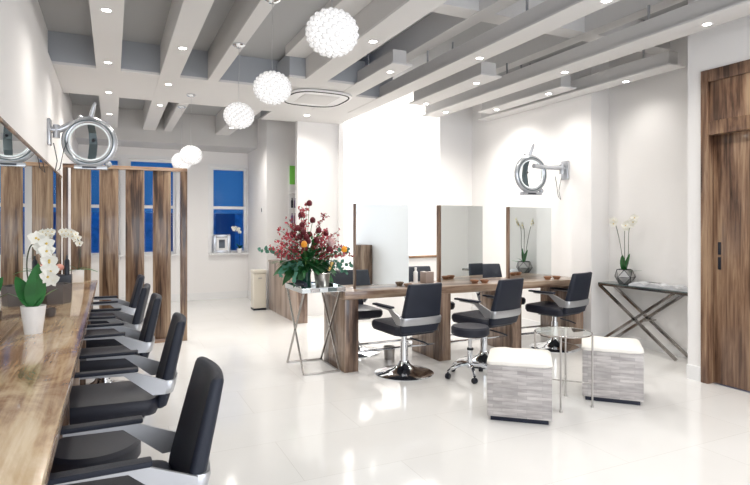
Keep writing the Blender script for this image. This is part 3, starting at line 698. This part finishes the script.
# big leaves and dense greenery
gl = MB(); gl2 = MB()
for k in range(330):
    a = rng.uniform(0, 2 * PI); e = rng.uniform(-0.45, 0.9)
    d_ = Vector((math.cos(a), math.sin(a), e)).normalized(); r0 = rng.uniform(0.03, 0.24)
    base = Vector((0, 0, VZ + 0.04)) + Vector((d_.x * 1.2, d_.y * 0.8, d_.z)) * r0
    gl.leaf(base, d_ + Vector((rng.uniform(-.4, .4), rng.uniform(-.4, .4), rng.uniform(-.3, .3))), (0, 0, 1), rng.uniform(0.06, 0.11), rng.uniform(0.025, 0.045), rng.uniform(0.1, 0.5))
for (dx, dy, dz, L, W) in ((-1, -.3, -.25, .30, .09), (-.8, -.5, -.6, .28, .10), (.6, -.5, -.5, .30, .11), (.8, -.6, -.3, .26, .09), (.4, -.6, -.8, .22, .10), (-.4, -.6, -.8, .24, .09), (-.9, -.4, -.75, .30, .08), (-.6, -.5, -1, .28, .08), (.75, -.6, -.8, .28, .09), (.2, -.3, 1.0, .30, .05), (-.1, -.5, 1.0, .28, .06), (.05, -.8, .8, .24, .06), (-.25, -.8, .7, .22, .06), (.35, -.8, .6, .22, .06)):
    gl.leaf((dx * 0.08, dy * 0.08, VZ + 0.06), (dx, dy, dz), (0, -0.5, 1), L, W, 0.25, 8)
tag(gl.build('green_foliage', M['leafd'], fl, False), kind='stuff')
for k in range(60):
    a = rng.uniform(0, 2 * PI); h = rng.uniform(0.05, 0.32); rr_ = rng.uniform(0.02, 0.22) * (1 - h)
    gl2.leaf((rr_ * math.cos(a), rr_ * 0.7 * math.sin(a) - 0.10, VZ + h), (math.cos(a), math.sin(a), rng.uniform(.2, 1.5)), (0, -.4, 1), rng.uniform(.05, .09), rng.uniform(.018, .03), .3)
tag(gl2.build('fresh_foliage', M['leaf'], fl, False), kind='stuff')
eu = MB()
for (ex, ey, ez) in ((-0.46, -0.04, 0.17), (0.40, -0.12, 0.15), (0.40, -.15, 0.02), (0.36, -.16, -0.06), (-0.24, -0.12, 0.0), (-0.30, -.1, -0.06), (-.2, -.2, -.1)):
    P0 = Vector((0, 0, VZ)); P2 = Vector((ex, ey, VZ + ez)); P1 = Vector((ex * 0.5, ey * 0.5, VZ + abs(ez) * 0.6 + 0.05))
    for k in range(6):
        t_ = 0.5 + 0.5 * k / 5
        p = P0 * (1 - t_) ** 2 + P1 * 2 * t_ * (1 - t_) + P2 * t_ * t_
        for s_ in (-1, 1):
            d_ = Vector((rng.uniform(-.9, .9), rng.uniform(-.6, .1), s_ * rng.uniform(.3, 1))).normalized()
            eu.leaf(p, d_, (rng.uniform(-.6, .6), -1, rng.uniform(-.4, .6)), rng.uniform(.03, .05), rng.uniform(.028, .045), 0.15, 5)
    stems.tube([P0, P1, P2], 0.002, 5)
tag(eu.build('eucalyptus_leaves', M['eucal'], fl, False), kind='stuff')
stems.build('stems', M['stem'], fl)

# ------------------------------------------------------------------ orchids
def orchid_flower(mb, mc, c, face, s):
    face = Vector(face).normalized(); q = face.to_track_quat('Z', 'Y')
    for k in range(5):
        a = 2 * PI * k / 5 + PI / 2
        d_ = q @ Vector((math.cos(a), math.sin(a), 0.12))
        mb.leaf(Vector(c), d_, face, s * (0.5 if k in (1, 4) else 0.46), s * (0.50 if k in (1, 4) else 0.30), -0.05, 4)
    mc.ball(Vector(c) + face * s * 0.06, s * 0.08, 1)
def orchid(name, label, loc, pot, stems_, face, leaves, fs=0.07):
    t = thing(name, label, 'orchid', loc, 0)
    pot(t)
    st = MB(); fm = MB(); cm = MB()
    for pts, t0, nf in stems_:
        P = [Vector(p) for p in pts]
        def ev(u):
            u = u * (len(P) - 1); i = min(int(u), len(P) - 2); f = u - i
            p0 = P[max(i - 1, 0)]; p1 = P[i]; p2 = P[i + 1]; p3 = P[min(i + 2, len(P) - 1)]
            return 0.5 * ((2 * p1) + (p2 - p0) * f + (2 * p0 - 5 * p1 + 4 * p2 - p3) * f * f + (3 * p1 - p0 - 3 * p2 + p3) * f ** 3)
        st.tube([ev(k / 20) for k in range(21)], 0.0035, 6)
        for k in range(nf):
            u = t0 + (1 - t0) * k / max(1, nf - 1)
            c = ev(u) + Vector((rng.uniform(-.012, .012), rng.uniform(-.02, .005), (-1 if k % 2 else 1) * 0.018))
            orchid_flower(fm, cm, c, Vector(face) + Vector((rng.uniform(-.4, .4), rng.uniform(-.3, .3), rng.uniform(-.3, .2))), fs)
    st.build('stem', M['stemd'], t)
    fo_ = fm.build('blossoms', M['petal'], t, False); tag(fo_, kind='stuff'); cm.build('blossom_centres', M['yel'], fo_)
    for (d_, up, L, W, b_) in leaves[1]:
        MB().leaf((0, 0, leaves[0]), d_, up, L, W, b_, 10).build('leaf', M['leaf'], t, False)
    return t
def pot_white(r0, r1, h):
    def f(t):
        MB().lathe([(0, 0), (r0, 0), (r1, h), (r1 - 0.006, h), (r1 - 0.012, h - 0.02), (0, h - 0.02)], 36).build('pot', M['white'], t)
    return f
def pot_square(w_, h):
    def f(t): MB().box(-w_, w_, -w_, w_, 0, h, 0.004).build('pot', M['white'], t)
    return f
# nearest orchid on the left counter: stem arches back over the counter
orchid('potted_orchid', 'white orchid in a tapered white pot on the left counter, nearest the camera', (-0.39, 3.53, 0.81), pot_white(0.044, 0.062, 0.15),
       [(((0, 0, .13), (-.032, .015, .34), (-.02, .01, .46), (.02, -.01, .50), (.06, -.025, .47), (.085, -.04, .38), (.085, -.04, .29)), 0.50, 13)], (-0.1, -1, 0.1),
       (0.135, [((-.45, 0.1, 1), (.3, -1, .2), .20, .08, .15), ((.10, -.10, 1), (.2, -1, 0), .25, .10, -.02), ((-.7, .2, .8), (1, 0, .6), .18, .06, .3), ((.5, .3, .8), (-1, 0, .6), .16, .06, .3)]), 0.092)
# hexagonal dark vase
t = thing('hexagonal_vase', 'dark grey faceted vase on the left counter behind the nearest orchid', 'vase', (-0.385, 4.82, 0.81), 0.0)
MB().lathe([(0, 0), (0.10, 0), (0.108, 0.145), (0.101, 0.145), (0.092, 0.02), (0, 0.02)], 6).build('vase_body', M['greyvase'], t, False)
t = thing('glass_dish', 'small glass tealight holder on the left counter', 'candle holder', (-0.36, 4.15, 0.81))
MB().lathe([(0, 0), (0.025, 0), (0.03, 0.05), (0.027, 0.05), (0.022, 0.006), (0, 0.006)], 20).build('holder', M['greyvase'], t)
orchid('potted_orchid', 'white orchid arching over a square white pot at the far end of the left counter', (-0.32, 6.45, 0.81), pot_square(0.055, 0.13),
       [(((0, 0, .12), (.02, 0, .30), (.01, 0, .42), (-.05, .02, .49), (-.11, .03, .51), (-.145, .03, .50)), 0.33, 13)], (0.3, -1, 0.1),
       (0.12, [((-.6, -.8, .35), (0, 0, 1), .14, .05, .3), ((1, -.2, .35), (0, 0, 1), .19, .08, .45), ((.5, -.3, .5), (0, 0, 1), .13, .055, .4), ((-.6, -.2, .7), (0, 0, 1), .16, .06, .4)]), 0.078)
t = thing('black_caddy', 'black caddy of bottles on the far end of the left counter', 'caddy', (-0.41, 5.85, 0.81))
MB().box(-0.07, 0.07, -0.07, 0.07, 0, 0.13, 0.005).build('box_body', M['blackp'], t)
MB().lathe([(0, 0.13), (0.022, 0.13), (0.022, 0.26), (0.008, 0.28), (0.008, 0.31), (0, 0.31)], 16, (0.03, 0, 0)).build('bottle', M['blackp'], t)
MB().ball((-0.03, 0, 0.20), 0.04, 2, (1, 1, .8)).build('pink_pompon', pm('peach_bloom', (0.75, 0.35, 0.28), 0.6), t)

# ------------------------------------------------------------------ console and its orchid
CX0, CX1, CY0, CY1 = 5.215, 5.45, 3.50, 4.80
t = thing('console_table', 'glass-topped console table on crossed chrome legs in the right alcove', 'console table', (CX0, CY0, 0))
w_ = CX1 - CX0; L_ = CY1 - CY0
M['dglass'] = pm('smoked_glass', (0.10, 0.13, 0.13), 0.03, spec=0.7)
MB().box(0, w_, 0, L_, 0.712, 0.722).build('glass_top', M['dglass'], t, False)
for x in (0.012, w_ - 0.012):
    MB().bar((x, 0, 0.70), (x, L_, 0.70), 0.024).build('top_rail', M['nickel'], t, False)
    MB().bar((x, 0.33, 0.69), (x, L_ , 0.012), 0.027).build('crossed_leg', M['nickel'], t, False)
    MB().bar((x, L_ - 0.01, 0.69), (x, 0.30, 0.012), 0.027).build('crossed_leg', M['nickel'], t, False)
MB().bar((0.012, 0.70, 0.35), (w_ - 0.012, 0.70, 0.35), 0.014).build('cross_bar', M['nickel'], t, False)
for y in (0.01, L_ - 0.01): MB().bar((0, y, 0.70), (w_, y, 0.70), 0.022).build('end_rail', M['nickel'], t, False)
def pot_geo(t):
    # faceted terrarium-like bowl: steel wire frame with grey facets
    prof = [(0.06, 0), (0.115, 0.08), (0.085, 0.165)]
    bm = MB()
    rings = []
    for j, (r, z) in enumerate(prof):
        rings.append([Vector((r * math.cos(2 * PI * (k + 0.5 * j) / 5), r * math.sin(2 * PI * (k + 0.5 * j) / 5), z)) for k in range(5)])
    vs = [[bm.bm.verts.new(p) for p in rg] for rg in rings]
    for j in range(2):
        for k in range(5):
            k2 = (k + 1) % 5
            bm.bm.faces.new((vs[j][k], vs[j][k2], vs[j + 1][k])); bm.bm.faces.new((vs[j][k2], vs[j + 1][k2], vs[j + 1][k]))
    bm.bm.faces.new(vs[0])
    fm = MB()
    bmv = rings
    o = bm.build('faceted_bowl', pm('grey_facet', (0.42, 0.41, 0.40), 0.2, 0.3), t, False)
    for j in range(2):
        for k in range(5):
            fm.tube([rings[j][k], rings[j + 1][k]], 0.0035, 5); fm.tube([rings[j][(k + 1) % 5], rings[j + 1][k]], 0.0035, 5)
    for rg in rings:
        for k in range(5): fm.tube([rg[k], rg[(k + 1) % 5]], 0.0035, 5)
    fm.build('bowl_frame', M['dark'], t)
    MB().lathe([(0, 0.13), (0.066, 0.13), (0, 0.145)], 10).build('moss', M['leafd'], t)
orchid('potted_orchid', 'white orchid with three tall stems in a faceted grey bowl on the console table', (5.33, 4.52, 0.7225), pot_geo,
       [(((0, .01, .13), (.0, .05, .40), (0, .12, .66), (0, .17, .72)), 0.8, 4), (((0, 0, .13), (.0, .0, .36), (0, .0, .60), (0, -.03, .68)), 0.82, 4), (((0, -.02, .13), (.0, -.05, .36), (0, -.06, .62), (0, -.13, .74)), 0.78, 5)], (-0.9, -0.6, 0),
       (0.14, [((0, -1, .12), (0, 0, 1), .24, .06, .0), ((-.1, .2, 1), (-1, -.3, 0), .20, .07, .2), ((0, -.25, 1), (-1, 0, 0), .22, .05, .1), ((-.5, -.3, .7), (0, 0, 1), .14, .06, .3), ((0, .9, .5), (0, 0, 1), .10, .05, .3)]), 0.10)
for i, (y, rz, lb) in enumerate(((4.20, 0.12, 'glossy pale magazine lying open on the console table beside the orchid'), (3.79, -0.08, 'glossy pale magazine at the door end of the console table'))):
    t = thing('magazine', lb, 'magazine', (5.33, y, 0.7225), rz, 'magazines on the console')
    lp = []
    for k in range(11):
        a = k / 10; yy = -0.19 + 0.38 * a; zz = 0.016 + 0.030 * abs(math.sin(2 * PI * a)) ** 0.8
        lp.append([Vector((-0.085, yy, 0.0)), Vector((0.085, yy, 0.0)), Vector((0.085, yy, zz)), Vector((-0.085, yy, zz))])
    MB().loft(lp).build('pages', M['mag'], t)
    MB().box(-0.01, 0.04, -0.12, 0.02, 0.046, 0.050).build('cover_picture', M['nickel'], t) if i == 0 else None

# ------------------------------------------------------------------ ottomans and round glass table
def ottoman(label, loc, rz):
    t = thing('ottoman', label, 'ottoman', loc, rz, 'stone-clad ottomans')
    MB().box(-0.20, 0.20, -0.20, 0.20, 0, 0.035, 0.003).build('plinth', M['navy'], t)
    MB().box(-0.222, 0.222, -0.222, 0.222, 0.035, 0.402, 0.004).build('body', M['stone'], t)
    lp = []
    for z, g in ((0.40, 0.002), (0.408, -0.006), (0.425, -0.004), (0.438, 0.012), (0.447, 0.06), (0.452, 0.12)):
        lp.append([Vector((v.x, v.y, z + 0.004 * math.sin(v.x * 40) * math.cos(v.y * 33))) for v in rr_loop(0, 0, z, 0.444 - 2 * g, 0.444 - 2 * g, 0, 5, 0.04)])
    MB().loft(lp).build('cushion', M['fleece'], t)
    return t
ottoman('stone-clad cube ottoman with a cream cushion, left of the round glass table', (2.738, 3.256, 0), R(-41))
ottoman('stone-clad cube ottoman with a cream cushion, right of the round glass table', (3.705, 3.275, 0), R(-46))
ang0 = math.atan2(math.cos(R(25.4)), math.sin(R(25.4)))
t = thing('round_glass_table', 'round glass side table on four slim metal legs between the ottomans', 'side table', (3.19, 3.28, 0))
rt = 0.212
MB().lathe([(0, 0.556), (rt - 0.004, 0.556), (rt - 0.004, 0.564), (0, 0.564)], 48).build('glass_top', M['glass'], t, False)
MB().tube([(rt * math.cos(2 * PI * k / 48), rt * math.sin(2 * PI * k / 48), 0.56) for k in range(48)], 0.006, 8, True).build('rim', M['nickel'], t)
c4, s4 = math.cos(R(25.4)), math.sin(R(25.4))
legp = []
for (lat, dep) in ((-.40, -.92), (.92, -.40), (.40, .92), (-.92, .40)):
    x = rt * (lat * c4 + dep * s4); y = rt * (-lat * s4 + dep * c4); legp.append((x, y))
    MB().cyl((x, y, 0.0), 0.0075, 0.556, 12).cyl((x, y, 0), 0.013, 0.012, 12).build('leg', M['steel'], t)
for a, b_ in ((0, 2), (1, 3)):
    MB().tube([(*legp[a], 0.17 + 0.012 * a), (*legp[b_], 0.17 + 0.012 * a)], 0.005, 8).build('cross_bar', M['steel'], t)

# ------------------------------------------------------------------ slat screen
t = thing('slat_screen', 'tall walnut screen of broad vertical slats in front of the back windows', 'screen', (-0.5, 7.08, 0))
for x in (0.0, 0.18, 0.465, 0.74, 1.036):
    W = 0.19 if x > 0 else 0.05
    if x == 0: mb = MB().box(0, 0.05, -0.03, 0.05, 0.04, 2.045, 0.003)
    else: mb = MB().box(x - 0.1, x + 0.1, -0.022, 0.022, 0.04, 2.045, 0.003, mat=Matrix.Translation((x, 0, 0)) @ Matrix.Rotation(R(-12), 4, 'Z') @ Matrix.Translation((-x, 0, 0)))
    mb.build('slat', M['slat'], t)
MB().box(1.245, 1.32, -0.05, 0.05, 0.0, 2.045, 0.003).build('end_post', M['slat'], t)
MB().box(0.0, 1.32, -0.05, 0.05, 2.045, 2.085, 0.003).build('top_rail', M['rail'], t)
MB().box(0.0, 1.245, -0.05, 0.05, 0.0, 0.045, 0.003).build('bottom_rail', M['rail'], t)

# ------------------------------------------------------------------ reception desk, bin, shelf, window sill things
t = thing('reception_desk', 'pale walnut reception desk behind the flower arrangement', 'desk', (2.36, 7.55, 0))
MB().box(0.0, 0.04, 0.0, 1.55, 0.0, 0.79, 0.003).build('side_panel', M['desk'], t)
MB().box(0.04, 0.16, 0.0, 0.04, 0.0, 0.79, 0.003).build('front_panel', M['desk'], t)
MB().box(-0.01, 0.16, -0.01, 1.56, 0.79, 0.82, 0.003).build('top', M['tabx'], t)
MB().box(0.04, 0.155, 0.06, 1.52, 0.02, 0.78).build('carcass', M['trimw'], t)
t = thing('pedal_bin', 'tall cream pedal bin against the white wall block', 'bin', (2.19, 9.12, 0))
MB().box(-0.105, 0.105, -0.10, 0.10, 0.03, 0.60, 0.02, 3).build('bin_body', M['cream'], t)
MB().box(-0.112, 0.112, -0.107, 0.107, 0.60, 0.66, 0.02, 3).build('lid', M['cream'], t)
MB().box(-0.108, 0.108, -0.103, 0.103, 0, 0.03, 0.005).build('foot', M['blackp'], t)
MB().box(-0.03, 0.03, -0.125, -0.10, 0.52, 0.535).build('handle', M['steel'], t)
t = thing('wall_switch', 'small grey switch on the side of the white wall block', 'switch', (2.36, 9.55, 1.66))
MB().box(-0.012, 0, -0.045, 0.045, -0.06, 0.06, 0.003).build('plate', M['trimw'], t)
MB().box(-0.017, -0.012, -0.015, 0.015, -0.03, 0.03, 0.001).build('rocker', M['blackp'], t)
t = thing('product_shelf', 'narrow shelf rack of small products beside the white pillar', 'shelf', (2.745, 9.18, 0.9))
MB().box(0, 0.34, 0.05, 0.065, 0, 1.55).build('backboard', M['trimw'], t, False)
for k in range(5): MB().box(0, 0.34, -0.06, 0.05, 0.0 + k * 0.26, 0.012 + k * 0.26).build('shelf_board', M['trimw'], t)
MB().box(0.01, 0.10, 0.03, 0.05, 1.20, 1.52, 0.003).build('green_sign', pm('lime_sign', (0.22, 0.68, 0.10), 0.4), t)
pal = [M['blackp'], pm('purple_bottle', (0.16, 0.10, 0.22), 0.3), pm('plum_bottle', (0.22, 0.05, 0.12), 0.3), M['white']]
first = None
for k in range(4):
    for j in range(3):
        z = 0.9 + 0.012 + k * 0.26; x = 2.775 + j * 0.055
        o = MB().lathe([(0, 0), (0.02, 0), (0.02, 0.12), (0.009, 0.14), (0.009, 0.17), (0, 0.17)], 14).build('product_bottle', pal[(k * 2 + j) % 3], None, True, (x, 9.15, z))
        tag(o, 'small dark product bottle on the narrow rack beside the pillar', 'bottle', 'product bottles on the narrow rack')
t = thing('picture_frame', 'silver photo frame standing on the back window sill', 'picture frame', (1.86, 10.63, 0.87), -0.1)
mb = MB()
for (x0, x1, z0, z1) in ((-.155, -.10, 0, .35), (.10, .155, 0, .35), (-.10, .10, 0, .055), (-.10, .10, .295, .35)): mb.box(x0, x1, -0.012, 0.012, z0, z1, 0.002)
mb.build('frame', M['plas'], t)
MB().box(-.10, .10, 0.0, 0.008, .055, .295).build('mount', M['paper'], t, False)
MB().box(-.055, .055, -0.003, 0.0, .095, .255).build('photograph', pm('grey_photo', (0.08, 0.10, 0.13), 0.3, var=0.8), t, False)
orchid('potted_orchid', 'small white orchid in a round white pot on the back window sill', (2.19, 10.63, 0.87), pot_white(0.04, 0.055, 0.085),
       [(((0, 0, .08), (.0, 0, .3), (-.02, -.0, .44), (-.14, -.01, .46)), 0.5, 7)], (0, -1, 0),
       (0.08, [((-1, -.2, .3), (0, 0, 1), .17, .06, .3), ((1, -.2, .3), (0, 0, 1), .15, .06, .3), ((.2, -.6, .7), (0, 0, 1), .14, .06, .3), ((-.4, -.2, .9), (0, 0, 1), .14, .06, .3)]), 0.085)
t = thing('stair_pendant', 'small crystal pendant on the bright stairwell ceiling', 'pendant lamp', (3.75, 8.9, 3.56))
MB().cyl((0, 0, -0.03), 0.03, 0.03, 16).build('canopy', M['chrome'], t)
MB().cyl((0, 0, -0.52), 0.006, 0.5, 8).build('rod', M['chrome'], t)
MB().ball((0, 0, -0.57), 0.06, 2, (1, 1, .7)).build('glass_shade', M['crystal'], t)

# ------------------------------------------------------------------ ring hair processors on the walls
def processor(label, loc, rz, reach, ringyaw, lift=0.0):
    # origin on the wall; local +x points out into the room, ring faces local -y turned by ringyaw
    t = thing('wall_hair_processor', label, 'hair processor', loc, rz, 'ring-shaped hair processor lamps')
    MB().box(0.0, 0.03, -0.06, 0.06, -0.12, 0.12, 0.012, 3).build('wall_plate', M['plas'], t)
    MB().tube([(0.02, 0, 0.02), (0.10, 0, 0.03), (reach * 0.55, 0.02, 0.02 + lift * 0.7), (reach - 0.02, 0.03, 0.03 + lift)], 0.022, 12, radii=[0.03, 0.03, 0.028, 0.03]).build('swing_arm', M['plas'], t)
    MB().cyl((0.07, 0, -0.05), 0.03, 0.12, 20).build('arm_hinge', M['plas'], t)
    Rg = 0.2
    rot = Matrix.Translation((reach, 0, -0.07)) @ Matrix.Rotation(ringyaw, 4, 'Z') @ Matrix.Rotation(PI / 2, 4, 'X')
    prof = []
    for k in range(13):
        a = 2 * PI * k / 12; prof.append((Rg + 0.036 * math.cos(a), 0.030 * math.sin(a)))
    rg = MB().lathe(prof, 56, mat=rot).build('ring_housing', M['plas'], t)
    prof = [(Rg - 0.032 + 0.008 * math.cos(2 * PI * k / 8), 0.012 + 0.010 * math.sin(2 * PI * k / 8)) for k in range(9)]
    MB().lathe(prof, 56, mat=rot).build('heating_element', M['ringlit'], rg)
    prof = [(Rg - 0.002 + 0.006 * math.cos(2 * PI * k / 8), 0.031 + 0.005 * math.sin(2 * PI * k / 8)) for k in range(9)]
    MB().lathe(prof, 56, mat=rot).build('seam_ring', M['clearp'], rg)
    # central curved fan bar and visor seen through the ring
    rm = Matrix.Translation((reach, 0, -0.07)) @ Matrix.Rotation(ringyaw, 4, 'Z')
    def X(p): return rm @ Vector(p)
    MB().loft([[X((x + dx, 0.05 + 0.09 * (1 - (z / 0.2) ** 2) + dy, z)) for dx, dy in ((-w2, -.012), (w2, -.012), (w2, .012), (-w2, .012))] for x, z, w2 in ((0.0, -0.19, .03), (0.01, -0.10, .035), (0.015, 0.0, .035), (0.01, 0.10, .032), (0.0, 0.19, .03))]).build('rear_bar', M['clearp'], t, False)
    MB().tube([X((0.0, 0.04, 0.19)), X((0.015, 0.02, 0.27)), X((0.035, 0.0, 0.34)), X((0.045, 0.0, 0.37))], 0.02, 12, radii=[0.028, 0.022, 0.018, 0.012]).build('top_pivot', M['plas'], t)
    MB().tube([X((-0.03, 0.03, 0.20)), X((-0.075, 0.03, 0.23)), X((-0.10, 0.02, 0.15))], 0.02, 12, radii=[.022, .03, .02]).build('side_bracket', M['plas'], t)
    MB().box(-0.13, 0.15, -0.03, 0.05, -0.255, -0.215, 0.012, 3, mat=rm).build('control_bar', M['plas'], t)
    MB().box(-0.06, 0.06, -0.034, -0.028, -0.245, -0.228, 0.001, 1, mat=rm).build('control_display', M['blackp'], t)
    MB().ball(X((0.155, 0.0, -0.20)), 0.032, 2).build('control_knob', M['plas'], t)
    MB().ball(X((0.02, 0.09, 0.03)), 0.016, 2).build('hub_button', M['blackp'], t)
    MB().tube([(0.05, -0.03, -0.10), (0.08, -0.04, -0.26), (0.06, -0.03, -0.37), (0.10, -0.03, -0.33), (0.13, -0.03, -0.16), (0.16, -0.02, -0.08)], 0.004, 6).build('cable', M['blackp'], t)
    return t
processor('ring-shaped silver hair processor on the left wall above the long mirror', (LW, 5.78, 2.24), 0, 0.34, R(-5), 0.10)
processor('ring-shaped silver hair processor on the right white wall above the mirror table', (5.18, 5.28, 2.09), PI, 0.57, R(176))

t = thing('walnut_cabinet', 'low walnut cabinet against the right wall behind the camera', 'cabinet', (4.3, -0.75, 0))
MB().box(0, 0.43, 0, 0.8, 0, 1.0, 0.004).build('body', M['tabz'], t)
for y in (0.01, 0.405): MB().box(-0.018, 0, y, y + 0.385, 0.06, 0.97, 0.003).build('door', M['door'], t)
